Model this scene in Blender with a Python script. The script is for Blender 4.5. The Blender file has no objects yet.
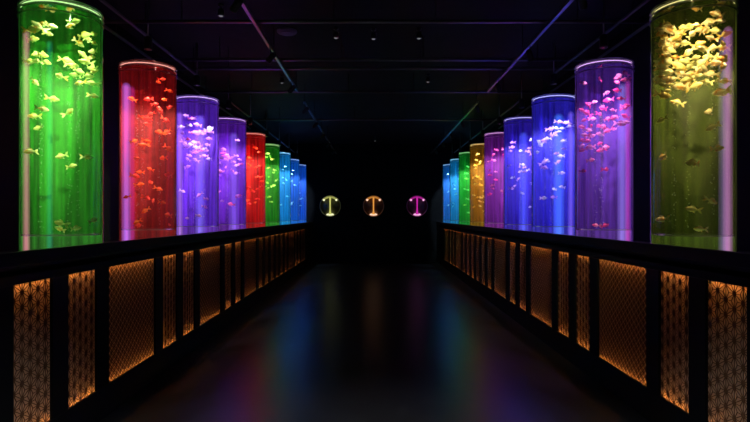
import bpy, bmesh, math, random
from mathutils import Vector, Matrix, Euler

random.seed(7)
S = bpy.context.scene
COL = S.collection
PI = math.pi

# ------------------------------------------------------------------ measures
F = 560.0            # focal length, pixels at 750 wide
VPX, VPY = 374.5, 215.5
EYE = 1.425
W = 1.90             # half width of the aisle, at the counter faces
XT = 2.26            # tank axis
RT = 0.27            # tank radius
FAR = 17.16          # far wall
NEAR = -2.2
XW = 2.95            # side walls behind the tanks
CEIL = 3.62
LEDGE = 1.14
LIP = 1.231
P_TOP = EYE - 0.194 * W
P_BOT = EYE - 0.634 * W
RIM = EYE + 1.482
HR = EYE + 1.85      # height of the ceiling tracks

# ------------------------------------------------------------------ materials
def mat(name, col, rough=0.6, metal=0.0, spec=0.5, emit=None, estr=0.0):
    m = bpy.data.materials.new(name); m.use_nodes = True
    b = m.node_tree.nodes['Principled BSDF']
    b.inputs['Base Color'].default_value = (*col, 1)
    b.inputs['Roughness'].default_value = rough
    b.inputs['Metallic'].default_value = metal
    b.inputs['Specular IOR Level'].default_value = spec
    if emit:
        b.inputs['Emission Color'].default_value = (*emit, 1)
        b.inputs['Emission Strength'].default_value = estr
    return m

def noise_mat(name, c1, c2, scale, rough=0.5, r2=None, spec=0.5, bump=0.0, stretch=(1, 1, 1)):
    m = mat(name, c1, rough, spec=spec)
    nt = m.node_tree; b = nt.nodes['Principled BSDF']
    tc = nt.nodes.new('ShaderNodeTexCoord'); mp = nt.nodes.new('ShaderNodeMapping')
    mp.inputs['Scale'].default_value = stretch
    n = nt.nodes.new('ShaderNodeTexNoise'); n.inputs['Scale'].default_value = scale
    n.inputs['Detail'].default_value = 5
    r = nt.nodes.new('ShaderNodeValToRGB')
    r.color_ramp.elements[0].color = (*c1, 1); r.color_ramp.elements[1].color = (*c2, 1)
    r.color_ramp.elements[0].position = 0.35; r.color_ramp.elements[1].position = 0.7
    nt.links.new(tc.outputs['Object'], mp.inputs['Vector'])
    nt.links.new(mp.outputs['Vector'], n.inputs['Vector'])
    nt.links.new(n.outputs['Fac'], r.inputs['Fac'])
    nt.links.new(r.outputs['Color'], b.inputs['Base Color'])
    if r2 is not None:
        mr = nt.nodes.new('ShaderNodeMapRange')
        mr.inputs['To Min'].default_value = rough; mr.inputs['To Max'].default_value = r2
        nt.links.new(n.outputs['Fac'], mr.inputs['Value'])
        nt.links.new(mr.outputs['Result'], b.inputs['Roughness'])
    if bump:
        bp = nt.nodes.new('ShaderNodeBump'); bp.inputs['Strength'].default_value = bump
        bp.inputs['Distance'].default_value = 0.01
        nt.links.new(n.outputs['Fac'], bp.inputs['Height'])
        nt.links.new(bp.outputs['Normal'], b.inputs['Normal'])
    return m

def emitter(name, col, s):
    m = bpy.data.materials.new(name); m.use_nodes = True
    nt = m.node_tree; nt.nodes.clear()
    o = nt.nodes.new('ShaderNodeOutputMaterial'); e = nt.nodes.new('ShaderNodeEmission')
    e.inputs['Color'].default_value = (*col, 1); e.inputs['Strength'].default_value = s
    nt.links.new(e.outputs[0], o.inputs[0])
    return m

def clear_mat(name, tint, haze, haze_col, ior=1.35, rough=0.03):
    """thin clear sheet: Fresnel reflection over (tinted transparency + a little translucent haze)"""
    m = bpy.data.materials.new(name); m.use_nodes = True
    nt = m.node_tree; nt.nodes.clear(); N = nt.nodes.new; L = nt.links.new
    o = N('ShaderNodeOutputMaterial')
    t = N('ShaderNodeBsdfTransparent'); t.inputs[0].default_value = (*tint, 1)
    tr = N('ShaderNodeBsdfTranslucent'); tr.inputs[0].default_value = (*haze_col, 1)
    mx = N('ShaderNodeMixShader'); mx.inputs[0].default_value = haze
    L(t.outputs[0], mx.inputs[1]); L(tr.outputs[0], mx.inputs[2])
    g = N('ShaderNodeBsdfGlossy'); g.inputs['Color'].default_value = (1, 1, 1, 1)
    g.inputs['Roughness'].default_value = rough
    fr = N('ShaderNodeFresnel'); fr.inputs['IOR'].default_value = ior
    m2 = N('ShaderNodeMixShader')
    L(fr.outputs[0], m2.inputs[0]); L(mx.outputs[0], m2.inputs[1]); L(g.outputs[0], m2.inputs[2])
    L(m2.outputs[0], o.inputs[0])
    return m

M_black = mat('black_lacquer', (0.004, 0.004, 0.005), 0.5, spec=0.12)
M_blackmat = noise_mat('black_paint', (0.006, 0.006, 0.007), (0.010, 0.010, 0.012), 6, 0.8, spec=0.15)
M_ceil = noise_mat('ceiling_black', (0.010, 0.010, 0.012), (0.016, 0.016, 0.02), 4, 0.75, spec=0.2)
M_floor = noise_mat('polished_dark_floor', (0.006, 0.006, 0.0066), (0.011, 0.0108, 0.0118), 9, 0.27, 0.33, spec=0.6, bump=0.0, stretch=(3, 0.5, 1))
M_rail = mat('dark_metal', (0.32, 0.32, 0.34), 0.34, 0.9)
M_housing = mat('housing_black', (0.02, 0.02, 0.022), 0.4)
M_grey = mat('grey_plastic', (0.42, 0.38, 0.40), 0.5)
M_led = emitter('amber_led', (1.0, 0.50, 0.15), 44.0)
M_board = noise_mat('amber_board', (0.76, 0.58, 0.42), (0.84, 0.65, 0.48), 14, 0.7, spec=0.2)
M_inner = mat('lightbox_lining', (0.10, 0.09, 0.08), 0.8)
M_lattice = noise_mat('dark_stained_wood', (0.10, 0.045, 0.02), (0.15, 0.07, 0.03), 20, 0.6, spec=0.25)
def translucent(m, f):
    nt = m.node_tree; b = nt.nodes['Principled BSDF']
    tr = nt.nodes.new('ShaderNodeBsdfTranslucent'); mx = nt.nodes.new('ShaderNodeMixShader'); mx.inputs[0].default_value = f
    nt.links.new(b.inputs['Base Color'].links[0].from_socket, tr.inputs[0])
    nt.links.new(b.outputs[0], mx.inputs[1]); nt.links.new(tr.outputs[0], mx.inputs[2])
    nt.links.new(mx.outputs[0], nt.nodes['Material Output'].inputs[0])
translucent(M_board, 0.7)
M_surface = clear_mat('water_surface', (1, 1, 1), 0.0, (1, 1, 1), 1.33, 0.04)
M_acrylic = clear_mat('clear_acrylic', (0.985, 0.985, 0.99), 0.03, (1, 1, 1), 1.32, 0.02)
M_bubble = clear_mat('bubble', (0.9, 0.95, 0.95), 0.35, (0.9, 1, 1), 1.2, 0.1)
M_plate = clear_mat('base_plate', (0.8, 0.8, 0.8), 0.25, (0.9, 0.9, 0.9), 1.5, 0.08)
M_spot_glass = emitter('spot_lens', (0.9, 0.92, 1.0), 0.16)

# ------------------------------------------------------------------ mesh helpers
def obj(name, bm, m=None, parent=None, smooth=False):
    me = bpy.data.meshes.new(name)
    bmesh.ops.recalc_face_normals(bm, faces=bm.faces)
    bm.to_mesh(me); bm.free()
    if m is not None:
        for k in (m if isinstance(m, (list, tuple)) else [m]): me.materials.append(k)
    if smooth:
        for p in me.polygons: p.use_smooth = True
    o = bpy.data.objects.new(name, me); COL.objects.link(o)
    if parent is not None: o.parent = parent
    return o

def tag(o, label=None, cat=None, group=None, kind=None):
    if label: o['label'] = label
    if cat: o['category'] = cat
    if group: o['group'] = group
    if kind: o['kind'] = kind
    return o

def empty(name, loc=(0, 0, 0)):
    o = bpy.data.objects.new(name, None); o.empty_display_size = 0.1
    o.location = loc; COL.objects.link(o); return o

def box(bm, x0, x1, y0, y1, z0, z1, bev=0.0):
    r = bmesh.ops.create_cube(bm, size=1)
    vs = r['verts']
    for v in vs:
        v.co = Vector((x0 + (v.co.x + .5) * (x1 - x0), y0 + (v.co.y + .5) * (y1 - y0), z0 + (v.co.z + .5) * (z1 - z0)))
    if bev:
        es = list({e for v in vs for e in v.link_edges})
        bmesh.ops.bevel(bm, geom=es, offset=bev, segments=2, affect='EDGES', profile=0.6)

def lathe(bm, prof, n=48, cx=0, cy=0, a0=0.0, a1=2 * PI):
    full = abs(a1 - a0 - 2 * PI) < 1e-6
    cnt = n if full else n + 1
    rows = []
    for r, z in prof:
        rows.append([bm.verts.new((cx + r * math.sin(a0 + (a1 - a0) * k / n), cy + r * math.cos(a0 + (a1 - a0) * k / n), z)) for k in range(cnt)])
    for a, b in zip(rows, rows[1:]):
        for k in range(n):
            k2 = (k + 1) % cnt
            bm.faces.new((a[k], a[k2], b[k2], b[k]))
    return rows

def cap(bm, row): bm.faces.new(row)

def cyl_between(bm, p0, p1, r, n=12):
    p0, p1 = Vector(p0), Vector(p1); d = p1 - p0
    q = d.to_track_quat('Z', 'Y').to_matrix().to_4x4()
    bmesh.ops.create_cone(bm, cap_ends=True, segments=n, radius1=r, radius2=r, depth=d.length,
                          matrix=Matrix.Translation((p0 + p1) / 2) @ q)

def torus(bm, R, r, z, n=64, m=10, cx=0, cy=0):
    prof = [(R + r * math.cos(2 * PI * k / m), z + r * math.sin(2 * PI * k / m)) for k in range(m)]
    rows = lathe(bm, prof, n, cx, cy)
    a, b = rows[-1], rows[0]
    for k in range(n):
        bm.faces.new((a[k], a[(k + 1) % n], b[(k + 1) % n], b[k]))

# ------------------------------------------------------------------ the room
def struct(name, m, *b):
    bm = bmesh.new(); box(bm, *b)
    return tag(obj(name, bm, m), kind='structure')
struct('floor', M_floor, -XW, XW, NEAR, FAR, -0.1, 0.0)
struct('ceiling', M_ceil, -XW, XW, NEAR, FAR, CEIL, CEIL + 0.1)
struct('wall_left', M_blackmat, -XW - 0.1, -XW, NEAR, FAR, 0, CEIL)
struct('wall_right', M_blackmat, XW, XW + 0.1, NEAR, FAR, 0, CEIL)
struct('wall_far', M_blackmat, -XW, XW, FAR, FAR + 0.1, 0, CEIL)
struct('wall_near', M_blackmat, -XW, XW, NEAR - 0.1, NEAR, 0, CEIL)

# ------------------------------------------------------------------ counters with lattice panels
NW, WW, GAP = 0.355, 0.85, 0.175
SEQ = 'nnwnnwnnwnnnnnnwnnw'
HP = P_TOP - P_BOT

def bar2(bm, a, b, w, t):
    """flat bar in the panel plane (local y along panel, z up), standing t out of the board"""
    a, b = Vector(a), Vector(b); d = b - a
    if d.length < 1e-5: return
    n = Vector((-d.y, d.x)).normalized() * (w / 2)
    q = [a + n, b + n, b - n, a - n]
    lo = [bm.verts.new((0, p.x, p.y)) for p in q]
    hi = [bm.verts.new((t, p.x, p.y)) for p in q]
    bm.faces.new(hi)
    for k in range(4): bm.faces.new((lo[k], lo[(k + 1) % 4], hi[(k + 1) % 4], hi[k]))

def clip(a, b, w, h):
    (x0, y0), (x1, y1) = a, b
    t0, t1 = 0.0, 1.0; dx, dy = x1 - x0, y1 - y0
    for p, q in ((-dx, x0), (dx, w - x0), (-dy, y0), (dy, h - y0)):
        if abs(p) < 1e-9:
            if q < 0: return None
        else:
            r = q / p
            if p < 0: t0 = max(t0, r)
            else: t1 = min(t1, r)
    if t0 >= t1: return None
    return (x0 + t0 * dx, y0 + t0 * dy), (x0 + t1 * dx, y0 + t1 * dy)

def asanoha(w, h):
    bm = bmesh.new(); s = 0.083; c = s * math.sqrt(3) / 2
    segs = []
    ncol = int(w / c) + 2; nrow = int(h / s) + 2
    P = lambda i, j: (i * c + 0.02, j * s + (s / 2 if i % 2 else 0))
    for i in range(-1, ncol):
        for j in range(-1, nrow):
            a = P(i, j); b = P(i, j + 1)
            k = j if i % 2 == 0 else j + 1
            r0 = P(i + 1, k - 1 if i % 2 == 0 else k - 1); r1 = P(i + 1, k)
            if i % 2 == 0: r0, r1 = P(i + 1, j - 1), P(i + 1, j)
            else: r0, r1 = P(i + 1, j), P(i + 1, j + 1)
            for tri in ((a, b, r1), (a, r0, r1)):
                g = (sum(t[0] for t in tri) / 3, sum(t[1] for t in tri) / 3)
                for t in tri: segs.append((t, g))
            segs += [(a, b), (a, r0), (a, r1)]
    for a, b in segs:
        k = clip(a, b, w, h)
        if k: bar2(bm, k[0], k[1], 0.0034, 0.003)
    # turned boss at the heart of every star
    for i in range(0, ncol):
        for j in range(0, nrow):
            x, y = P(i, j)
            if 0.012 < x < w - 0.012 and 0.012 < y < h - 0.012:
                n = 8
                lo = [bm.verts.new((0, x + 0.0150 * math.cos(2 * PI * k / n), y + 0.0150 * math.sin(2 * PI * k / n))) for k in range(n)]
                hi = [bm.verts.new((0.004, v.co.y, v.co.z)) for v in lo]
                bm.faces.new(hi)
                for k in range(n): bm.faces.new((lo[k], lo[(k + 1) % n], hi[(k + 1) % n], hi[k]))
    return bm

def rings(w, h):
    bm = bmesh.new(); px, pz = w / 12, h / 14
    def ring(cx, cz):
        n = 18; R = 0.5
        pts = [(cx + px * R * math.cos(2 * PI * k / n), cz + pz * R * math.sin(2 * PI * k / n)) for k in range(n)]
        for k in range(n):
            q = clip(pts[k], pts[(k + 1) % n], w, h)
            if q: bar2(bm, q[0], q[1], 0.0055, 0.003)
    for i in range(13):
        for j in range(15):
            ring(i * px, j * pz); ring((i + .5) * px, (j + .5) * pz)
    return bm

TEMPLATE = {}
def panel_meshes(kind):
    if kind not in TEMPLATE:
        w = NW if kind == 'n' else WW
        me = []
        bm = bmesh.new(); box(bm, -0.004, 0, -0.003, w + 0.003, -0.03, HP + 0.03)
        me.append(('board', bm, M_board))
        me.append(('lattice', asanoha(w, HP) if kind == 'n' else rings(w, HP), M_lattice))
        for z0, z1 in ((0.002, 0.010), (HP - 0.010, HP - 0.002)):
            bm = bmesh.new(); box(bm, -0.025, -0.018, 0.004, w - 0.004, z0, z1)
            me.append(('led_strip', bm, M_led))
        out = []
        for nm, bm, m in me:
            d = bpy.data.meshes.new('panel_' + nm); bmesh.ops.recalc_face_normals(bm, faces=bm.faces)
            bm.to_mesh(d); bm.free(); d.materials.append(m); out.append((nm, d))
        TEMPLATE[kind] = out
    return TEMPLATE[kind]

ORD = ['first', 'second', 'third', 'fourth', 'fifth', 'sixth', 'seventh', 'eighth', 'ninth', 'tenth', 'eleventh', 'twelfth',
       'thirteenth', 'fourteenth', 'fifteenth', 'sixteenth', 'seventeenth', 'eighteenth', 'nineteenth']

def counter(side, y_off):
    s = 1 if side == 'right' else -1
    c = empty('tank_counter', (s * W, 0, 0))
    tag(c, f'long black counter under the {side} row of glowing fish tanks', 'counter')
    def part(name, x0, x1, y0, y1, z0, z1, m=M_black, bev=0.004):
        bm = bmesh.new()
        a, b = sorted((s * x0, s * x1)); box(bm, a, b, y0, y1, z0, z1, bev)
        return obj(name, bm, m, c)
    Y0, Y1 = 0.4, FAR
    part('ledge', 0.0, XW - W, Y0, Y1, 1.10, LEDGE)
    part('lip', -0.006, 0.04, Y0, Y1, P_TOP + 0.10, LIP)
    part('top_rail', 0.0, 0.025, Y0, Y1, P_TOP, P_TOP + 0.10)
    part('plinth', 0.0, 0.025, Y0, Y1, 0.0, P_BOT)
    part('inner_shelf', 0.032, 0.135, Y0, Y1, P_BOT - 0.05, P_BOT - 0.035, M_inner, 0)
    part('inner_top', 0.032, 0.135, Y0, Y1, P_TOP + 0.034, P_TOP + 0.042, M_inner, 0)
    part('back_board', 0.136, 0.15, Y0, Y1, 0.02, 1.10, M_inner, 0)
    y = 2.86 + y_off
    edges = [Y0]
    spots = []
    for i, k in enumerate(SEQ):
        w = NW if k == 'n' else WW
        edges += [y, y + w]; spots.append((i, k, y)); y += w + GAP
    edges.append(Y1)
    for a, b in zip(edges[0::2], edges[1::2]):
        part('post', 0.0, 0.025, a, b, P_BOT, P_TOP)
    for i, k, y in spots:
        p = empty('lattice_panel', (s * (W + 0.016), y + (NW if k == 'n' else WW) * (1 if s > 0 else 0), P_BOT))
        p.rotation_euler.z = PI if s > 0 else 0
        wd = 'narrow star-pattern' if k == 'n' else 'wide ring-pattern'
        tag(p, f'{wd} amber-lit lattice panel, {ORD[i]} from the near end of the {side} counter', 'lattice panel', f'lattice panels in the {side} counter')
        for nm, d in panel_meshes(k):
            o = bpy.data.objects.new(nm, d); COL.objects.link(o); o.parent = p

counter('left', 0.09)
counter('right', 0.0)

# ------------------------------------------------------------------ fish
def fish_bm(parts=('body', 'tail', 'dorsal'), bend=0.0, seed=0):
    """goldfish about 1 long along +x (nose forward)"""
    bm = bmesh.new()
    if 'body' in parts:
        st = [(0.50, 0.0, 0.0), (0.47, .045, .05), (0.40, .085, .10), (0.28, .12, .165), (0.12, .13, .20), (-0.04, .11, .185), (-0.18, .07, .125), (-0.28, .035, .07), (-0.34, .02, .05)]
        rows = []
        n = 10
        for x, ry, rz in st[1:]:
            off = bend * max(0, -x) ** 2
            rows.append([bm.verts.new((x, off + ry * math.sin(2 * PI * k / n), rz * math.cos(2 * PI * k / n) - 0.01)) for k in range(n)])
        nose = bm.verts.new((0.50, 0, -0.01))
        for k in range(n): bm.faces.new((nose, rows[0][k], rows[0][(k + 1) % n]))
        for a, b in zip(rows, rows[1:]):
            for k in range(n): bm.faces.new((a[k], a[(k + 1) % n], b[(k + 1) % n], b[k]))
        bm.faces.new(rows[-1])
        for sgn in (-1, 1):   # pectoral and pelvic fins
            for (x, z, l, d) in ((0.2, -0.12, 0.16, 0.10), (-0.05, -0.17, 0.13, 0.10)):
                v = [bm.verts.new(p) for p in ((x, sgn * 0.08, z), (x - l * .4, sgn * (0.08 + d), z - d * .8), (x - l, sgn * (0.09 + d), z - d), (x - 0.07, sgn * 0.075, z - 0.01))]
                bm.faces.new(v)
    def fin(pts, th=0.012):
        # thin but solid fin in the x-z plane
        A = [bm.verts.new((x, y - th, z)) for x, y, z in pts]; B = [bm.verts.new((x, y + th, z)) for x, y, z in pts]
        bm.faces.new(A); bm.faces.new(B)
        n = len(pts)
        for k in range(n): bm.faces.new((A[k], A[(k + 1) % n], B[(k + 1) % n], B[k]))
    b0 = bend * 0.34 ** 2
    if 'tail' in parts:
        fin([(-0.32, b0, 0.045), (-0.46, b0 + bend * .12, 0.19), (-0.62, b0 + bend * .25, 0.24), (-0.58, b0 + bend * .22, 0.10), (-0.48, b0 + bend * .14, 0.0), (-0.33, b0, 0.0)])
        fin([(-0.33, b0, 0.0), (-0.48, b0 + bend * .14, 0.0), (-0.57, b0 + bend * .22, -0.12), (-0.60, b0 + bend * .25, -0.25), (-0.44, b0 + bend * .12, -0.19), (-0.32, b0, -0.045)])
    if 'dorsal' in parts:
        fin([(0.20, 0, 0.17), (0.12, 0, 0.29), (-0.02, 0, 0.28), (-0.17, 0, 0.20), (-0.20, bend * .03, 0.11), (0.0, 0, 0.17)])
    return bm

def fish_mat(name, pale, deep, thr):
    m = mat(name, pale, 0.45, spec=0.4)
    nt = m.node_tree; b = nt.nodes['Principled BSDF']
    tc = nt.nodes.new('ShaderNodeTexCoord'); oi = nt.nodes.new('ShaderNodeObjectInfo')
    ad = nt.nodes.new('ShaderNodeVectorMath'); ad.operation = 'ADD'
    sc = nt.nodes.new('ShaderNodeVectorMath'); sc.operation = 'SCALE'; sc.inputs['Scale'].default_value = 37.0
    cb = nt.nodes.new('ShaderNodeCombineXYZ')
    for k in range(3): nt.links.new(oi.outputs['Random'], cb.inputs[k])
    nt.links.new(cb.outputs[0], sc.inputs[0])
    nt.links.new(tc.outputs['Object'], ad.inputs[0]); nt.links.new(sc.outputs[0], ad.inputs[1])
    n = nt.nodes.new('ShaderNodeTexNoise'); n.inputs['Scale'].default_value = 2.6
    nt.links.new(ad.outputs[0], n.inputs['Vector'])
    r = nt.nodes.new('ShaderNodeValToRGB')
    r.color_ramp.elements[0].position = thr - .04; r.color_ramp.elements[1].position = thr + .04
    r.color_ramp.elements[0].color = (*pale, 1); r.color_ramp.elements[1].color = (*deep, 1)
    nt.links.new(n.outputs['Fac'], r.inputs['Fac']); nt.links.new(r.outputs['Color'], b.inputs['Base Color'])
    # thin flesh and fins let some light through
    tr = nt.nodes.new('ShaderNodeBsdfTranslucent'); nt.links.new(r.outputs['Color'], tr.inputs[0])
    mx = nt.nodes.new('ShaderNodeMixShader'); mx.inputs[0].default_value = 0.35
    out = nt.nodes['Material Output']
    nt.links.new(b.outputs[0], mx.inputs[1]); nt.links.new(tr.outputs[0], mx.inputs[2]); nt.links.new(mx.outputs[0], out.inputs[0])
    return m

FISH = {
    'yellow': (fish_mat('fish_pale_yellow', (0.95, 0.90, 0.42), (0.95, 0.62, 0.16), 0.58), 'pale yellow'),
    'cream': (fish_mat('fish_cream', (0.97, 0.86, 0.52), (0.92, 0.45, 0.10), 0.56), 'cream'),
    'gold': (fish_mat('fish_gold', (0.95, 0.72, 0.20), (0.85, 0.25, 0.05), 0.6), 'golden'),
    'orange': (fish_mat('fish_orange', (0.98, 0.26, 0.05), (0.98, 0.12, 0.03), 0.5), 'orange'),
    'red': (fish_mat('fish_red', (0.90, 0.07, 0.05), (0.95, 0.2, 0.08), 0.6), 'deep red'),
    'pink': (fish_mat('fish_pink', (0.98, 0.42, 0.62), (0.95, 0.12, 0.32), 0.55), 'pink'),
    'hot': (fish_mat('fish_hot_pink', (0.95, 0.06, 0.28), (0.95, 0.3, 0.5), 0.6), 'crimson'),
    'white': (fish_mat('fish_white', (0.95, 0.90, 0.95), (0.95, 0.6, 0.85), 0.6), 'whitish'),
    'lilac': (fish_mat('fish_lilac', (0.92, 0.55, 0.95), (0.85, 0.35, 0.85), 0.55), 'lilac'),
    'lime': (fish_mat('fish_lime', (0.80, 0.95, 0.30), (0.6, 0.9, 0.2), 0.6), 'lime'),
    'aqua': (fish_mat('fish_aqua', (0.55, 0.95, 1.0), (0.3, 0.8, 0.95), 0.6), 'pale aqua'),
    'mint': (fish_mat('fish_mint', (0.45, 0.98, 0.55), (0.3, 0.9, 0.4), 0.6), 'pale green'),
}
FMESH = {}
def fmesh(color, parts, bend):
    k = (color, parts, bend)
    if k not in FMESH:
        bm = fish_bm(parts, bend); d = bpy.data.meshes.new('fish_' + '_'.join(parts))
        bmesh.ops.recalc_face_normals(bm, faces=bm.faces); bm.to_mesh(d); bm.free()
        d.materials.append(FISH[color][0])
        for p in d.polygons: p.use_smooth = len(p.vertices) == 4 and 'body' in parts
        FMESH[k] = d
    return FMESH[k]

# ------------------------------------------------------------------ tanks
# side, colour words, added-film colour, added-film glow, lamp colour, lamp W, base led colour/strength, reflection streaks [(u, colour, strength, radius)], fish [(kind, weight)], n random fish, band
T = [
 # left row, near to far
 dict(s='left', word='green', film=(0.05, 0.38, 0.035), glow=0.173, lamp=(0.85, 1.0, 0.50), led=(0.20, 1.0, 0.25),
      reflection_streaks=[(-0.86, (1.0, 0.22, 0.42), 0.8, .018), (-0.30, (0.0, 0.26, 0.28), 0.42, .018)], fish=[('yellow', 5), ('cream', 2)]),
 dict(s='left', word='red', film=(0.36, 0.010, 0.012), glow=0.204, lamp=(1.0, 0.62, 0.50), led=(1.0, 0.12, 0.15),
      reflection_streaks=[(-0.74, (0.52, 0.18, 1.0), 1.2, .034), (-0.55, (0.7, 0.05, 0.6), 0.4, .022)], fish=[('orange', 5), ('red', 3)]),
 dict(s='left', word='purple', film=(0.20, 0.05, 0.62), glow=0.347, lamp=(0.95, 0.72, 1.0), led=(0.45, 0.2, 1.0),
      reflection_streaks=[(0.15, (0.28, 0.22, 0.98), 0.85, .05), (-0.8, (0.75, 0.35, 1.0), 0.6, .03)], fish=[('white', 2), ('lilac', 4), ('pink', 2)], n=48, band=(0.55, 0.92)),
 dict(s='left', word='violet', film=(0.20, 0.03, 0.50), glow=0.367, lamp=(0.95, 0.65, 1.0), led=(0.5, 0.15, 1.0),
      reflection_streaks=[(0.3, (0.30, 0.18, 0.95), 0.7, .06), (-0.78, (0.8, 0.4, 1.0), 0.8, .03)], fish=[('lilac', 4), ('pink', 2)], n=28, band=(0.5, 0.9)),
 dict(s='left', word='far red', film=(0.60, 0.012, 0.012), glow=0.306, lamp=(1.0, 0.55, 0.45), led=(1.0, 0.12, 0.1),
      reflection_streaks=[(-0.85, (0.75, 0.3, 0.85), 0.8, .03)], fish=[('orange', 3), ('red', 3)], n=26, band=(0.1, 0.9)),
 dict(s='left', word='far green', film=(0.03, 0.36, 0.03), glow=0.255, lamp=(0.85, 1.0, 0.5), led=(0.2, 1.0, 0.3),
      reflection_streaks=[], fish=[('lime', 3), ('yellow', 2)], n=18, band=(0.45, 0.95)),
 dict(s='left', word='cyan', film=(0.01, 0.34, 0.78), glow=0.428, lamp=(0.6, 0.95, 1.0), led=(0.1, 0.7, 1.0),
      reflection_streaks=[(-0.6, (0.05, 0.6, 0.95), 0.8, .04)], fish=[('aqua', 1)], n=12, band=(0.1, 0.9)),
 dict(s='left', word='azure', film=(0.01, 0.20, 0.80), glow=0.459, lamp=(0.6, 0.8, 1.0), led=(0.1, 0.4, 1.0),
      reflection_streaks=[], fish=[('aqua', 1)], n=10, band=(0.1, 0.9)),
 dict(s='left', word='blue', film=(0.01, 0.16, 0.75), glow=0.459, lamp=(0.6, 0.8, 1.0), led=(0.1, 0.4, 1.0),
      reflection_streaks=[], fish=[('aqua', 1)], n=8, band=(0.1, 0.9)),
 # right row
 dict(s='right', word='yellow-green', film=(0.115, 0.17, 0.012), glow=0.115, lamp=(1.0, 0.76, 0.36), led=(0.25, 1.0, 0.12),
      reflection_streaks=[(0.84, (0.80, 0.28, 0.75), 0.75, .024), (0.70, (0.45, 0.28, 0.75), 0.35, .024)], fish=[('cream', 6), ('yellow', 4), ('gold', 1)]),
 dict(s='right', word='magenta', film=(0.15, 0.05, 0.42), glow=0.306, lamp=(1.0, 0.62, 0.95), led=(0.35, 0.12, 1.0),
      reflection_streaks=[(0.62, (0.42, 0.30, 1.0), 0.75, .035), (0.86, (0.8, 0.08, 0.55), 0.7, .022)], fish=[('pink', 4), ('hot', 4)]),
 dict(s='right', word='blue', film=(0.06, 0.04, 0.66), glow=0.367, lamp=(0.80, 0.82, 1.0), led=(0.15, 0.2, 1.0),
      reflection_streaks=[(0.22, (0.08, 0.28, 1.0), 0.95, .055), (0.75, (0.35, 0.2, 1.0), 0.7, .03)], fish=[('white', 3), ('lilac', 2)], n=30, band=(0.4, 0.86)),
 dict(s='right', word='indigo', film=(0.07, 0.03, 0.58), glow=0.367, lamp=(0.85, 0.8, 1.0), led=(0.2, 0.15, 1.0),
      reflection_streaks=[(0.10, (0.10, 0.16, 0.95), 0.8, .055), (0.85, (0.5, 0.4, 1.0), 0.8, .022)], fish=[('white', 3), ('lilac', 3)], n=24, band=(0.3, 0.85)),
 dict(s='right', word='pink', film=(0.25, 0.03, 0.38), glow=0.306, lamp=(1.0, 0.6, 0.9), led=(0.8, 0.1, 0.8),
      reflection_streaks=[(0.80, (0.55, 0.35, 0.9), 0.7, .035)], fish=[('hot', 4), ('pink', 3)], n=20, band=(0.3, 0.9)),
 dict(s='right', word='yellow', film=(0.42, 0.22, 0.01), glow=0.224, lamp=(1.0, 0.85, 0.4), led=(0.8, 0.8, 0.1),
      reflection_streaks=[], fish=[('gold', 4), ('yellow', 4)], n=40, band=(0.1, 0.97)),
 dict(s='right', word='far green', film=(0.01, 0.42, 0.06), glow=0.255, lamp=(0.6, 1.0, 0.5), led=(0.1, 1.0, 0.3),
      reflection_streaks=[], fish=[('mint', 3), ('lime', 1)], n=16, band=(0.1, 0.9)),
 dict(s='right', word='cyan', film=(0.01, 0.32, 0.62), glow=0.388, lamp=(0.6, 0.95, 1.0), led=(0.1, 0.7, 1.0),
      reflection_streaks=[], fish=[('aqua', 1)], n=10, band=(0.1, 0.9)),
 dict(s='right', word='far blue', film=(0.01, 0.22, 0.60), glow=0.388, lamp=(0.6, 0.8, 1.0), led=(0.1, 0.5, 1.0),
      reflection_streaks=[], fish=[('aqua', 1)], n=8, band=(0.1, 0.9)),
]
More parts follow.
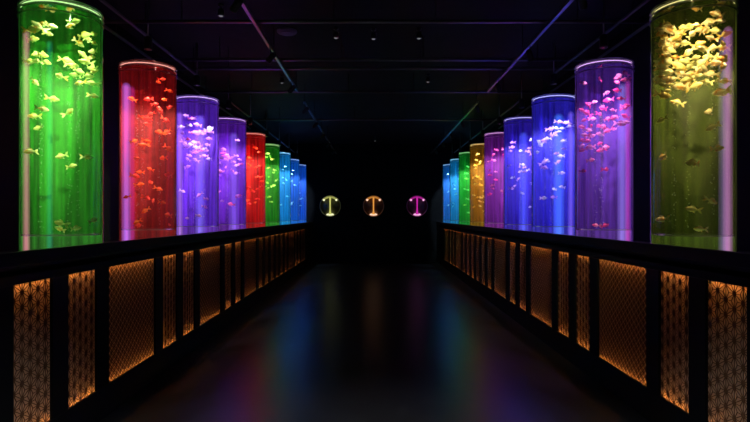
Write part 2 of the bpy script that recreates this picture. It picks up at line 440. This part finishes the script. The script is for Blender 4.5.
SPOTS = {
 ('left', 0): [(75,6),(38,26),(32,30),(43,24),(33,39),(49,34),(52,22),(70,19),(85,35),(79,43),(88,39),(95,43),(99,35),(83,55),(66,60),(72,65),(79,71),(92,68),(97,72),(75,75),(80,83),(92,83),(99,52),(91,57),(86,62),(88,76),
   (37,54),(43,55),(27,61),(37,61),(46,62),(35,82),(97,96),(53,99),(42.5,109),(34,116),(38,128),(25,151),(61,156),(87,157),(72,166),(60,223),(97,220),(76,233),(60,241),(69,112),(60,76)],
 ('right', 0): [(668,11),(717,6),(720,13),(697,19),(666,23),(660,29),(683,29),(689,27),(678.5,37),(692,34),(705,31),(711,38),(723,43),(675.5,46),(661.6,43),(657,51),(666,55),(675.5,57),(689,52),(709,57),(701.7,63),(686,61.6),(660,64.7),(664,67),
   (669,72),(681.6,74),(691,74),(697,75.5),(659,74),(711,74),(721.7,58.5),(728,57),(728,80.7),(666,91),(678.6,86),(688,84),(658,95.5),(720,92),(730,92),(677,102.6),(660,120),(709,111.5),(712.5,127),(718.5,148),(657,157),(692.6,163),(692.6,209),(712,201),(700,235),(656,219),
   (671,31),(673,40),(684,43),(699,44),(668,62),(680,67),(695,58),(703,49),(716,30),(662,80),(673,79),(686,79),(664,37),(656,60),(690,66),(670,50),(712,48),(705,70),(656,33),(658,43),(660,56),(656,68),(659,84),(668,84),(714,63),(722,66),(727,47),(718,80),(706,82),(700,69),(684,69),(676,65),(669,45),(662,24),(674,29),(700,29),(710,22),(728,34),(695,86),(657,77)],
 ('left', 1): [(158,82),(162.5,70),(171,91),(132,99),(148,99),(164.5,99.7),(159,108),(170,107),(151,113.5),(139,116),(147,118),(160.7,110.7),(148,124),(160,132),(134,141),(147,141),(137,158),(163,158),(150,169),(140,172),(135,176),(140,184.6),(150,182.6),(159,189),(126,197),(147,198),(152.6,201),(162.6,202.5),(145.5,210.5),(137,222),(170,215),(169,228),(138,231),(170,148.5),(171,175),(143,145),(166,120),(155,104),(168,132)],
 ('right', 1): [(599.6,76),(584,83),(617.4,82),(627,79.6),(627,70),(606.7,92.7),(608,100),(621,98.6),(588,104.5),(594,102),(612.7,110),(625.7,108),(628,105.7),(582,110),(600,114),(584,120),(592.5,118.7),(607,118.7),(621,123.5),(627,122),(591,126),(598.4,126),(604,127),(599.6,134),(608,130.6),(582,140),(586.6,141),(581,146),(599.6,143.6),(605.5,147),(585,135),(614,129),(579,127),(588,130),(613,118),(582,150),(590,147),(626,116),(617,90),(603,108),(592,136),(601,150),(591,160),(583,171),(606,169.4),(596,228.4),(605,228.4),(620,76),(587,113),(616,117)],
}
YT = {'left': 4.05, 'right': 3.98}
PITCH = 1.54
TUBE_BOT, WAT_BOT, WAT_TOP = LEDGE, 1.295, RIM - 0.05
INDIV_MAX = 300
n_indiv = 0
far_fish = []     # (matrix, colour) for the tail of the rows
idx = {'left': 0, 'right': 0}
tank_info = []

def light_streaks(m, col, glow):
    # refracted light painted as uneven upright streaks in the film's colour and glow
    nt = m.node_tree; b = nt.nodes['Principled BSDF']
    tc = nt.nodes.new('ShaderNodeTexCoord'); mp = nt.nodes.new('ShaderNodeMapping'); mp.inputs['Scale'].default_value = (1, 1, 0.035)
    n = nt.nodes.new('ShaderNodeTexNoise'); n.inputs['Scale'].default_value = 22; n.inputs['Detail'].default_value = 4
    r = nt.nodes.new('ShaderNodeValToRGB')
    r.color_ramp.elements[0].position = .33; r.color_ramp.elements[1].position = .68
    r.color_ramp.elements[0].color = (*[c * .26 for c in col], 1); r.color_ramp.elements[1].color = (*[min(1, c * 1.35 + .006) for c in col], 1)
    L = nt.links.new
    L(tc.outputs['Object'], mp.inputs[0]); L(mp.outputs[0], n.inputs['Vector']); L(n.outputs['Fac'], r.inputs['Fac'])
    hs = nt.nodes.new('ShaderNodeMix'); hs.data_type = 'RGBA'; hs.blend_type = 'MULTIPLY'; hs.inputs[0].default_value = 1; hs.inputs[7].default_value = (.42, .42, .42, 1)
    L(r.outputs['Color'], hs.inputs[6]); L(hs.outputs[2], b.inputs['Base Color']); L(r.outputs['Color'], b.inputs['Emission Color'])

def reflection_streak_mat(col, st):
    # tube put in for a reflected streak: its glow comes from the whole volume, so its rim is soft
    m = bpy.data.materials.new('reflection_streak_glow'); m.use_nodes = True
    nt = m.node_tree; nt.nodes.clear()
    o = nt.nodes.new('ShaderNodeOutputMaterial'); e = nt.nodes.new('ShaderNodeEmission')
    e.inputs['Color'].default_value = (*col, 1); e.inputs['Strength'].default_value = st
    nt.links.new(e.outputs[0], o.inputs['Volume'])
    return m

def tank(d):
    s = 1 if d['s'] == 'right' else -1
    i = idx[d['s']]; idx[d['s']] += 1
    cx, cy = s * XT, YT[d['s']] + PITCH * i
    t = empty('fish_tank', (cx, cy, LEDGE))
    names = {('left', 0): 'nearest tall cylindrical fish tank of the left row, glowing green', ('right', 0): 'nearest tall cylindrical fish tank of the right row, glowing yellow-green'}
    tag(t, names.get((d['s'], i), f"cylindrical fish tank glowing {d['word'].replace('far ', '')}, {ORD[i]} from the front in the {d['s']} row"), 'fish tank', f"fish tanks on the {d['s']} counter")
    z = lambda a: a - LEDGE
    # acrylic tube
    bm = bmesh.new(); lathe(bm, [(RT, z(TUBE_BOT)), (RT, z(RIM))], 72); obj('acrylic_tube', bm, M_acrylic, t, True)
    # thick rim rings of the open top
    rimm = clear_mat('rim_acrylic', (0.8, 0.8, 0.8), 0.8, tuple(0.4 + 0.6 * min(1, c * 1.6) for c in d['film']), 1.45, 0.1)
    bm = bmesh.new(); lathe(bm, [(RT, z(RIM)), (RT + .004, z(RIM) - .012), (RT - .016, z(RIM) - .012), (RT - .016, z(RIM)), (RT, z(RIM))], 72); obj('rim', bm, rimm, t, True)
    for dz in (0.045, 0.088):
        bm = bmesh.new(); torus(bm, RT + 0.001, 0.0058, z(RIM) - dz, 72, 8); obj('rim_ring', bm, rimm, t, True)
    bm = bmesh.new(); torus(bm, RT + 0.0, 0.007, z(LEDGE) + 0.007, 72, 8); obj('base_ring', bm, M_housing, t, True)
    # water body
    wm = clear_mat('water_' + d['word'].replace(' ', '_'), tuple(0.80 + 0.20 * c for c in (min(1, q * 2) for q in d['film'])), 0.15, tuple(min(1, c * 1.5 + .05) for c in d['film']), 1.03, 0.05)
    bm = bmesh.new(); r = lathe(bm, [(RT - .012, z(WAT_BOT)), (RT - .012, z(WAT_TOP) - .001)], 72); obj('water', bm, wm, t, True)
    bm = bmesh.new(); r = lathe(bm, [(RT - .009, z(WAT_TOP))], 72); cap(bm, r[0]); o = obj('water_surface', bm, M_surface, t)
    if o.data.polygons[0].normal.z < 0: o.data.flip_normals()
    bm = bmesh.new(); r = lathe(bm, [(RT - .014, z(WAT_BOT) - .012), (RT - .014, z(WAT_BOT))], 72); cap(bm, r[-1]); cap(bm, r[0]); obj('base_plate', bm, M_plate, t)
    # added coloured film, its own emission standing in for the lit water
    fm = mat('glow_film_' + d['word'].replace(' ', '_'), d['film'], 0.6, spec=0.2, emit=d['film'], estr=d['glow'])
    light_streaks(fm, d['film'], d['glow'])
    va = math.atan2(cx, cy)
    c0 = va + s * math.radians(9)
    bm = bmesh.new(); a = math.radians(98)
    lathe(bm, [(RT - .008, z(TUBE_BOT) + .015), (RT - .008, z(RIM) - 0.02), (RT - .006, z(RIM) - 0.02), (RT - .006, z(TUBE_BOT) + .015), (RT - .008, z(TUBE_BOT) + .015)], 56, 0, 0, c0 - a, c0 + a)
    obj('glow_film', bm, fm, t, True)
    # led disc in the foot, added glowing rods in place of reflections from neighbouring tanks
    bm = bmesh.new(); r = lathe(bm, [(0.14, z(LEDGE) + .004), (0.14, z(LEDGE) + .012)], 40); cap(bm, r[0]); cap(bm, r[1])
    obj('led_disc', bm, emitter('led_foot_' + d['word'].replace(' ', '_'), tuple(.6 * a + .4 * b for a, b in zip(d['led'], d['lamp'])), 3.2), t)
    bm = bmesh.new(); torus(bm, RT - .02, .005, z(RIM) - .022, 64, 8); obj('fill_ring', bm, emitter('fill_rim_' + d['word'].replace(' ', '_'), tuple(.35 * a + .65 * b for a, b in zip(d['lamp'], d['film'])), 2.0), t, True)  # added glowing ring under the rim, put in to light the upper fish
    for u, col, st, rad in d['reflection_streaks']:
        lat = u * RT; R = RT - .026 - rad * 1.3
        ang = va + math.asin(max(-.999, min(.999, lat / R)))
        px, py = R * math.sin(ang), R * math.cos(ang)
        rad *= 1.3
        bm = bmesh.new()
        zt = z(WAT_TOP) - 0.12
        rr = lathe(bm, [(rad * .3, z(TUBE_BOT) + .003), (rad, z(TUBE_BOT) + .02), (rad, zt - rad), (rad * .7, zt - rad * .3), (rad * .2, zt)], 20, px, py)
        cap(bm, rr[0]); cap(bm, rr[-1])
        obj('reflection_streak', bm, reflection_streak_mat(col, st * .42 / (2 * rad)), t, True)
        bm = bmesh.new(); r2 = rad * .5; rr = lathe(bm, [(r2 * .3, z(TUBE_BOT) + .004), (r2, z(TUBE_BOT) + .03), (r2, zt - .04), (r2 * .3, zt - .02)], 16, px, py); cap(bm, rr[0]); cap(bm, rr[-1])
        obj('reflection_streak_core', bm, reflection_streak_mat(col, st * .30 / (2 * r2)), t, True)
    # air stone and bubble streams
    nb = 3 if i < 4 else 0
    rnd = random.Random(i * 3 + (s > 0))
    for k in range(nb):
        bx, by = rnd.uniform(-.12, .12), rnd.uniform(-.12, .12)
        bm = bmesh.new()
        for q in range(70):
            zz = z(WAT_BOT) + .01 + rnd.random() * (WAT_TOP - WAT_BOT - .35)
            bmesh.ops.create_icosphere(bm, subdivisions=1, radius=rnd.uniform(.002, .0055), matrix=Matrix.Translation((bx + rnd.gauss(0, .008), by + rnd.gauss(0, .008), zz)))
        o = obj('bubble_stream', bm, M_bubble, t, True); o['kind'] = 'stuff'
    # pendant spotlight above the open top
    lp = empty('tank_spotlight', (cx, cy, RIM + .17))
    tag(lp, f"small black spotlight hanging above the {ORD[i]} {d['s']} tank, which glows {d['word'].replace('far ', '')}", 'spotlight', f"spotlights above the {d['s']} tanks")
    bm = bmesh.new(); r = lathe(bm, [(.03, .07), (.034, 0), (.038, 0), (.040, .01), (.040, .11), (.03, .13), (.012, .135)], 24); cap(bm, r[-1]); obj('housing', bm, M_housing, lp, True)
    bm = bmesh.new(); r = lathe(bm, [(.029, .062), (.029, .068)], 24); cap(bm, r[0]); cap(bm, r[1]); obj('lens', bm, emitter('tank_lens', d['lamp'], 4.0), lp)
    bm = bmesh.new(); cyl_between(bm, (0, 0, .13), (0, 0, CEIL - RIM - .17), .008, 10); obj('stem', bm, M_rail, lp, True)
    ld = bpy.data.lights.new('tank_lamp', 'SPOT'); ld.color = d['lamp']; ld.energy = 330
    ld.spot_size = math.radians(48); ld.spot_blend = 0.4; ld.shadow_soft_size = 0.04
    lo = bpy.data.objects.new('lamp', ld); COL.objects.link(lo); lo.parent = lp; lo.location = (0, 0, 0.055)
    # added fill spotlight on the aisle-side track, put in to brighten the fish
    tx = 1.70 if s > 0 else -1.157
    src = Vector((tx, cy - .95, HR - .13)); aim = Vector((cx, cy, 2.22)) - src
    ts = empty('fill_spotlight', src)
    ts.rotation_mode = 'QUATERNION'; ts.rotation_quaternion = aim.to_track_quat('-Z', 'Y')
    tag(ts, f"small added track spotlight aimed at the {ORD[i]} tank of the {d['s']} row, glowing {d['word'].replace('far ', '')}", 'spotlight', f"added fill spotlights for the {d['s']} tanks")
    bm = bmesh.new(); r = lathe(bm, [(.024, .05), (.028, -.03), (.032, -.03), (.033, -.02), (.033, .08), (.02, .10)], 24); cap(bm, r[-1]); obj('housing', bm, M_housing, ts, True)
    bm = bmesh.new(); r = lathe(bm, [(.023, .040), (.023, .046)], 20); cap(bm, r[0]); cap(bm, r[1]); obj('lens', bm, emitter('fill_lens', d['lamp'], 4.0), ts)  # lens of the added fill spotlight
    up = ts.rotation_quaternion.inverted() @ Vector((0, 0, .135))
    bm = bmesh.new(); cyl_between(bm, (0, 0, .05), up, .007, 8); obj('fill_bracket', bm, M_housing, ts)
    l2 = bpy.data.lights.new('fill_lamp', 'SPOT'); l2.color = d['lamp']; l2.energy = (400 if i < 6 else 200) * (1.5 if s < 0 else 1.0)
    l2.spot_size = math.radians(50); l2.spot_blend = .35; l2.shadow_soft_size = .022
    lo = bpy.data.objects.new('lamp', l2); COL.objects.link(lo); lo.parent = ts; lo.location = (0, 0, .03)  # added fill lamp
    tank_info.append((d, i, s, cx, cy))

for d in T: tank(d)

# ---- place the fish: seen direction -> a point inside that tank's water
def place_px(px, py, cx, cy, rnd):
    dx, dz = (px - VPX) / F, -(py - VPY) / F
    # ray (dx*y, y, EYE + dz*y); meet the circle of radius 0.2
    R = 0.215
    a = dx * dx + 1; b = -2 * (dx * cx + cy); c = cx * cx + cy * cy - R * R
    disc = max(0.0, b * b - 4 * a * c)
    y0, y1 = (-b - math.sqrt(disc)) / (2 * a), (-b + math.sqrt(disc)) / (2 * a)
    y = y0 + (y1 - y0) * rnd.uniform(0.02, 0.75)
    p = Vector((dx * y, y, EYE + dz * y))
    q = Vector((p.x - cx, p.y - cy)); 
    if q.length > R - .01: q *= (R - .01) / q.length
    p.x, p.y = cx + q.x, cy + q.y
    p.z = max(WAT_BOT + .035, min(WAT_TOP - .06, p.z))
    return p

def pick(fs, rnd):
    tot = sum(w for _, w in fs); r = rnd.random() * tot
    for k, w in fs:
        r -= w
        if r <= 0: return k
    return fs[0][0]

level_words = ['at base', 'low', 'lower-middle', 'mid-height', 'upper-middle', 'high', 'at rim']
records = []
order = sorted(tank_info, key=lambda t: t[4])
for d, i, s, cx, cy in order:
    rnd = random.Random(100 + i * 2 + (s > 0))
    pts = []
    if (d['s'], i) in SPOTS:
        pts = [place_px(px, py, cx, cy, rnd) for px, py in SPOTS[(d['s'], i)]]
    else:
        for k in range(d['n']):
            for _ in range(30):
                r, th = .205 * math.sqrt(rnd.random()), rnd.random() * 2 * PI
                lo, hi = d['band']
                f = rnd.uniform(lo, hi) if rnd.random() < .8 else rnd.uniform(0.03, hi)
                p = Vector((cx + r * math.sin(th), cy + r * math.cos(th), WAT_BOT + .03 + f * (WAT_TOP - WAT_BOT - .08)))
                rel = Vector((p.x - cx, p.y - cy)); view = Vector((cx, cy)).normalized()
                if rel.dot(view) < .13 and all((p - q).length > .05 for q in pts): break
            pts.append(p)
    for p in pts:
        kind = pick(d['fish'], rnd)
        size = rnd.uniform(.062, .090) if rnd.random() < .85 else rnd.uniform(.09, .11)
        if (d['s'], i) == ('right', 0): size *= 1.18
        va = math.atan2(cx, cy)
        left = rnd.random() < .5
        yaw = (PI if left else 0) + rnd.gauss(0, .5) - va
        rel = Vector((p.x - cx, p.y - cy))
        rmax = .245 - .55 * size
        if rel.length > rmax: rel *= rmax / rel.length; p.x, p.y = cx + rel.x, cy + rel.y
        rot = Euler((rnd.gauss(0, .15), rnd.gauss(0, .3), yaw))
        bend = rnd.choice((-.9, 0.0, .9))
        if n_indiv < INDIV_MAX:
            n_indiv += 1
            if i < 2:
                o = bpy.data.objects.new('goldfish', fmesh(kind, ('body',), bend)); COL.objects.link(o)
                for nm, part in (('tail_fin', 'tail'), ('dorsal_fin', 'dorsal')):
                    f = bpy.data.objects.new(nm, fmesh(kind, (part,), bend)); COL.objects.link(f); f.parent = o
            else:
                o = bpy.data.objects.new('goldfish', fmesh(kind, ('body', 'tail', 'dorsal'), bend)); COL.objects.link(o)
            o.location = p; o.rotation_euler = rot; o.scale = (size,) * 3
            hd = rot.to_matrix() @ Vector((1, 0, 0))
            perp = hd.x * math.cos(va) - hd.y * math.sin(va)
            facing = 'facing right' if perp > 0 else 'facing left'
            lat = (p.x - cx) * math.cos(va) - (p.y - cy) * math.sin(va)
            side = 'left side' if lat < -.075 else 'right side' if lat > .075 else 'centre'
            lev = min(6, int((p.z - WAT_BOT) / (WAT_TOP - WAT_BOT) * 7))
            o['category'] = 'fish'; o['group'] = f"goldfish in the {ORD[i]} tank of the {d['s']} row"
            key = (FISH[kind][1], facing, level_words[lev], side, ORD[i], d['s'], d['word'].replace('far ', ''))
            records.append((key, o, p.z))
        else:
            far_fish.append((Matrix.Translation(p) @ rot.to_matrix().to_4x4() @ Matrix.Scale(size, 4), kind, bend))

byk = {}
for k, o, z in records: byk.setdefault(k, []).append((z, o))
for k, lst in byk.items():
    col, facing, lev, side, od, row, word = k
    base = f"{col} goldfish {facing}, {lev}, {side} of {od} {row} {word} tank"
    lst.sort(key=lambda t: -t[0])
    for j, (z, o) in enumerate(lst):
        if len(lst) == 1: o['label'] = base
        elif len(lst) == 2: o['label'] = base + (', upper' if j == 0 else ', lower')
        else: o['label'] = base + (', topmost' if j == 0 else ', lowest' if j == len(lst) - 1 else f', {ORD[j]} down')

if far_fish:
    kinds = sorted({k for _, k, _ in far_fish})
    bm = bmesh.new()
    for mtx, kind, bend in far_fish:
        f = fish_bm(bend=bend); f.transform(mtx)
        me = bpy.data.meshes.new('tmp'); f.to_mesh(me); f.free()
        n0 = len(bm.faces); bm.from_mesh(me); bpy.data.meshes.remove(me)
        bm.faces.ensure_lookup_table()
        for q in range(n0, len(bm.faces)): bm.faces[q].material_index = kinds.index(kind)
    o = obj('goldfish_school', bm, [FISH[k][0] for k in kinds])
    tag(o, 'tiny goldfish in the distant tanks at the far ends of both rows', 'fish', kind='stuff')

# ------------------------------------------------------------------ ceiling rails and pipes
def rail(x, y0, y1, label, w=0.035, h=0.03, z=HR):
    r = empty('ceiling_track', (x, y0, z))
    bm = bmesh.new(); box(bm, -w / 2, w / 2, 0, y1 - y0, 0, h, .004); obj('track', bm, M_rail, r)
    n = max(2, int((y1 - y0) / 1.5) + 1)
    for k in range(n):
        yy = .1 + (y1 - y0 - .2) * k / (n - 1)
        bm = bmesh.new(); cyl_between(bm, (0, yy, h - .002), (0, yy, CEIL - z), .006, 8); obj('hanger', bm, M_housing, r)
    tag(r, label, 'ceiling track')
rail(-1.157, 2.6, 8.39, 'thin dark ceiling track left of the aisle centre, near length')
rail(-1.157, 9.2, 16.8, 'thin dark ceiling track left of the aisle centre, far length')
rail(1.70, 2.6, 8.39, 'thin dark ceiling track along right side of aisle, near length')
rail(1.70, 9.2, 16.8, 'thin dark ceiling track along right side of aisle, far length')
for s, w in ((-1, 'left'), (1, 'right')):
    rail(s * 2.36, 2.6, 7.4, f'thin ceiling track over the {w} tank row, near length', .025, .025)
    rail(s * 2.36, 9.0, 16.6, f'thin ceiling track over the {w} tank row, far length', .025, .025)
    rail(s * 2.66, 2.6, 12.0, f'thin ceiling track behind the {w} tank row, against the wall side', .025, .025)
def pipe(y, label, r=.018, z=HR + .06):
    p = empty('ceiling_pipe', (0, y, z))
    bm = bmesh.new(); cyl_between(bm, (-XW + .01, 0, 0), (XW - .01, 0, 0), r, 12); obj('pipe', bm, M_rail, p, True)
    for x in (-1.9, -0.4, 0.6, 2.0):
        bm = bmesh.new(); cyl_between(bm, (x, 0, r * .8), (x, 0, CEIL - z), .005, 8); obj('hanger', bm, M_housing, p)
    tag(p, label, 'ceiling pipe')
for y, l in ((5.52, 'nearest dark pipe running across the ceiling'), (6.87, 'second dark pipe across the ceiling from the front'),
             (7.29, 'third dark pipe across the ceiling, close behind the second'), (8.66, 'fourth dark pipe across the ceiling from the front'),
             (11.2, 'farthest dark pipe running across the ceiling')):
    pipe(y, l)

# ceiling speaker disc
def at_ceiling(px, py, h=CEIL):
    y = F * (h - EYE) / (VPY - py); return ((px - VPX) / F * y, y)
x, y = at_ceiling(287, 34, CEIL - .04)
sp = empty('ceiling_speaker', (x, y, CEIL))
bm = bmesh.new(); r = lathe(bm, [(.118, 0), (.118, -.018), (.105, -.03), (.095, -.033)], 40); cap(bm, r[-1]); cap(bm, r[0]); obj('bezel', bm, M_grey, sp, False)
bm = bmesh.new(); r = lathe(bm, [(.088, -.031), (.085, -.038), (.04, -.043)], 40); cap(bm, r[-1]); cap(bm, r[0]); obj('grille', bm, mat('speaker_grille', (.30, .28, .3), .6), sp)
tag(sp, 'round pale disc-shaped speaker fixed to the dark ceiling', 'ceiling speaker')
# small ceiling spots
for px, py, l in ((336, 38, 'tiny ceiling spotlight right of the round speaker'), (373.5, 39, 'tiny ceiling spotlight in the middle of the ceiling'),
                  (419, 38.5, 'tiny ceiling spotlight right of the ceiling middle'), (221, 16, 'tiny ceiling spotlight nearest on the left side of the ceiling'),
                  (428, 82, 'tiny ceiling spotlight far right of centre above the aisle'), (282, 83, 'tiny ceiling spotlight far left beside the left track'),
                  (375, 141, 'tiny ceiling spotlight farthest away above the middle porthole')):
    x, y = at_ceiling(px, py, CEIL - .12)
    p = empty('ceiling_spotlight', (x, y, CEIL))
    bm = bmesh.new(); r = lathe(bm, [(.03, 0), (.03, -.02), (.008, -.025), (.008, -.05), (.032, -.055), (.036, -.12), (.028, -.122), (.026, -.09)], 20); cap(bm, r[0]); cap(bm, r[-1]); obj('housing', bm, M_housing, p, True)
    bm = bmesh.new(); bmesh.ops.create_uvsphere(bm, u_segments=16, v_segments=8, radius=.022, matrix=Matrix.Translation((0, 0, -.117)) @ Matrix.Scale(.6, 4, (0, 0, 1))); obj('bulb', bm, M_spot_glass, p, True)
    tag(p, l, 'spotlight', 'tiny spotlights on the ceiling')
# entrance downlight just behind the camera (its pool of light reaches the near floor)
p = empty('entrance_downlight', (0, 1.9, CEIL))
bm = bmesh.new(); r = lathe(bm, [(.09, 0), (.09, -.03), (.075, -.03), (.07, -.01)], 32); cap(bm, r[0]); obj('bezel', bm, M_housing, p, True)
bm = bmesh.new(); r = lathe(bm, [(.07, -.014), (.07, -.018)], 32); cap(bm, r[0]); cap(bm, r[1]); obj('lens', bm, emitter('downlight_lens', (.9, .93, 1), 3), p)
tag(p, 'round ceiling downlight above the near end of the aisle', 'downlight')
ld = bpy.data.lights.new('downlight_lamp', 'SPOT'); ld.color = (.92, .95, 1); ld.energy = 800; ld.spot_size = math.radians(76); ld.spot_blend = .7; ld.shadow_soft_size = .07
lo = bpy.data.objects.new('lamp', ld); COL.objects.link(lo); lo.parent = p; lo.location = (0, 0, -.04); lo.rotation_euler = (math.radians(6), 0, 0)

# ------------------------------------------------------------------ portholes in the far wall
def porthole(px, py, col, word, place):
    y = FAR; k = y / F
    x, z = (px - VPX) * k, EYE - (py - VPY) * k
    R = 10.3 * k
    t = empty('porthole_tank', (x, y - .003, z))
    tag(t, f'round porthole tank in the far wall glowing {word}, {place}', 'porthole tank', 'round porthole tanks in the far wall')
    rot = Matrix.Rotation(PI / 2, 4, 'X')     # lathe axis z -> -y (towards the aisle)
    def lat(name, prof, m, c0=False, c1=False, n=40, smooth=True):
        bm = bmesh.new(); r = lathe(bm, prof, n)
        if c0: cap(bm, r[0])
        if c1: cap(bm, r[-1])
        bm.transform(rot); return obj(name, bm, m, t, smooth)
    lat('ring', [(R + .012, 0), (R + .012, .05), (R, .06), (R - .012, .05), (R - .012, .0)], mat('porthole_ring', tuple(.25 + .3 * c for c in col), .3, .8))
    lat('back_disc', [(R - .012, .004), (R - .012, .008)], mat('porthole_back', tuple(.03 + .12 * c for c in col), .5), True, True)
    lat('glass_dome', [((R - .012) * math.cos(a), .05 + .20 * math.sin(a)) for a in [PI / 2 * q / 10 for q in range(10)]] + [(.002, .25)], clear_mat('dome_glass', (.97, .97, .97), .02, col, 1.4, .03), n=48)
    e = emitter('porthole_glow_' + word.replace(' ', '_'), col, 1.0)
    e2 = emitter('porthole_lamp_' + word.replace(' ', '_'), tuple(min(1, .35 * 1 + .75 * c) for c in col), 1.4)
    # lamp arc at the top, jet in the middle, lamp at the bottom
    bm = bmesh.new()
    for a0, a1 in ((-48, 48),):
        pts = [(math.sin(math.radians(a0 + (a1 - a0) * q / 16)) * R * .86, -.06, math.cos(math.radians(a0 + (a1 - a0) * q / 16)) * R * .86) for q in range(17)]
        for a, b in zip(pts, pts[1:]): cyl_between(bm, a, b, .027, 10)
    obj('lamp_arc', bm, emitter('porthole_arc', tuple(c * .75 for c in col), .8), t, True)
    for a in (-46, 46):
        bm = bmesh.new(); bmesh.ops.create_uvsphere(bm, u_segments=16, v_segments=10, radius=.034, matrix=Matrix.Translation((math.sin(math.radians(a)) * R * .84, -.07, math.cos(math.radians(a)) * R * .84)))
        obj('lamp', bm, e2, t, True)
    bm = bmesh.new(); r = lathe(bm, [(.028, R * .84), (.024, R * .6), (.020, R * .3), (.018, 0), (.020, -R * .4), (.03, -R * .66), (.07, -R * .8)], 20, 0, -.06); cap(bm, r[0]); cap(bm, r[-1]); obj('water_jet', bm, e, t, True)
    bm = bmesh.new(); bmesh.ops.create_uvsphere(bm, u_segments=20, v_segments=10, radius=.1, matrix=Matrix.Translation((0, -.06, -R * .82)) @ Matrix.Diagonal((1.2, .5, .35, 1))); obj('foot_lamp', bm, e2, t, True)
porthole(330.3, 206, (.62, .62, .16), 'yellow-white', 'left one of the three')
porthole(373.5, 206, (.85, .33, .06), 'orange', 'middle one of the three')
porthole(417, 206, (.62, .02, .40), 'magenta', 'right one of the three')

# ------------------------------------------------------------------ world, camera, view
w = bpy.data.worlds.new('World'); S.world = w; w.use_nodes = True
w.node_tree.nodes['Background'].inputs[0].default_value = (0.02, 0.02, 0.03, 1)
w.node_tree.nodes['Background'].inputs[1].default_value = 0.05
cd = bpy.data.cameras.new('camera'); cam = bpy.data.objects.new('camera', cd); COL.objects.link(cam)
cam.location = (0, 0, EYE); cam.rotation_euler = (PI / 2, 0, 0)
cd.sensor_width = 36; cd.lens = F / 750 * 36
cd.shift_x = (375 - VPX) / 750; cd.shift_y = (VPY - 211) / 750
cd.clip_start = 0.05
S.camera = cam
S.view_settings.view_transform = 'Standard'; S.view_settings.look = 'None'
S.view_settings.exposure = 0.0; S.view_settings.gamma = 1.0; S.view_settings.use_curve_mapping = False
c = S.cycles
c.max_bounces = 8; c.diffuse_bounces = 2; c.glossy_bounces = 3; c.transmission_bounces = 3; c.transparent_max_bounces = 24
c.caustics_reflective = False; c.caustics_refractive = False
c.sample_clamp_indirect = 3.0
c.use_denoising = True
print('individual fish', n_indiv, 'far fish', len(far_fish))
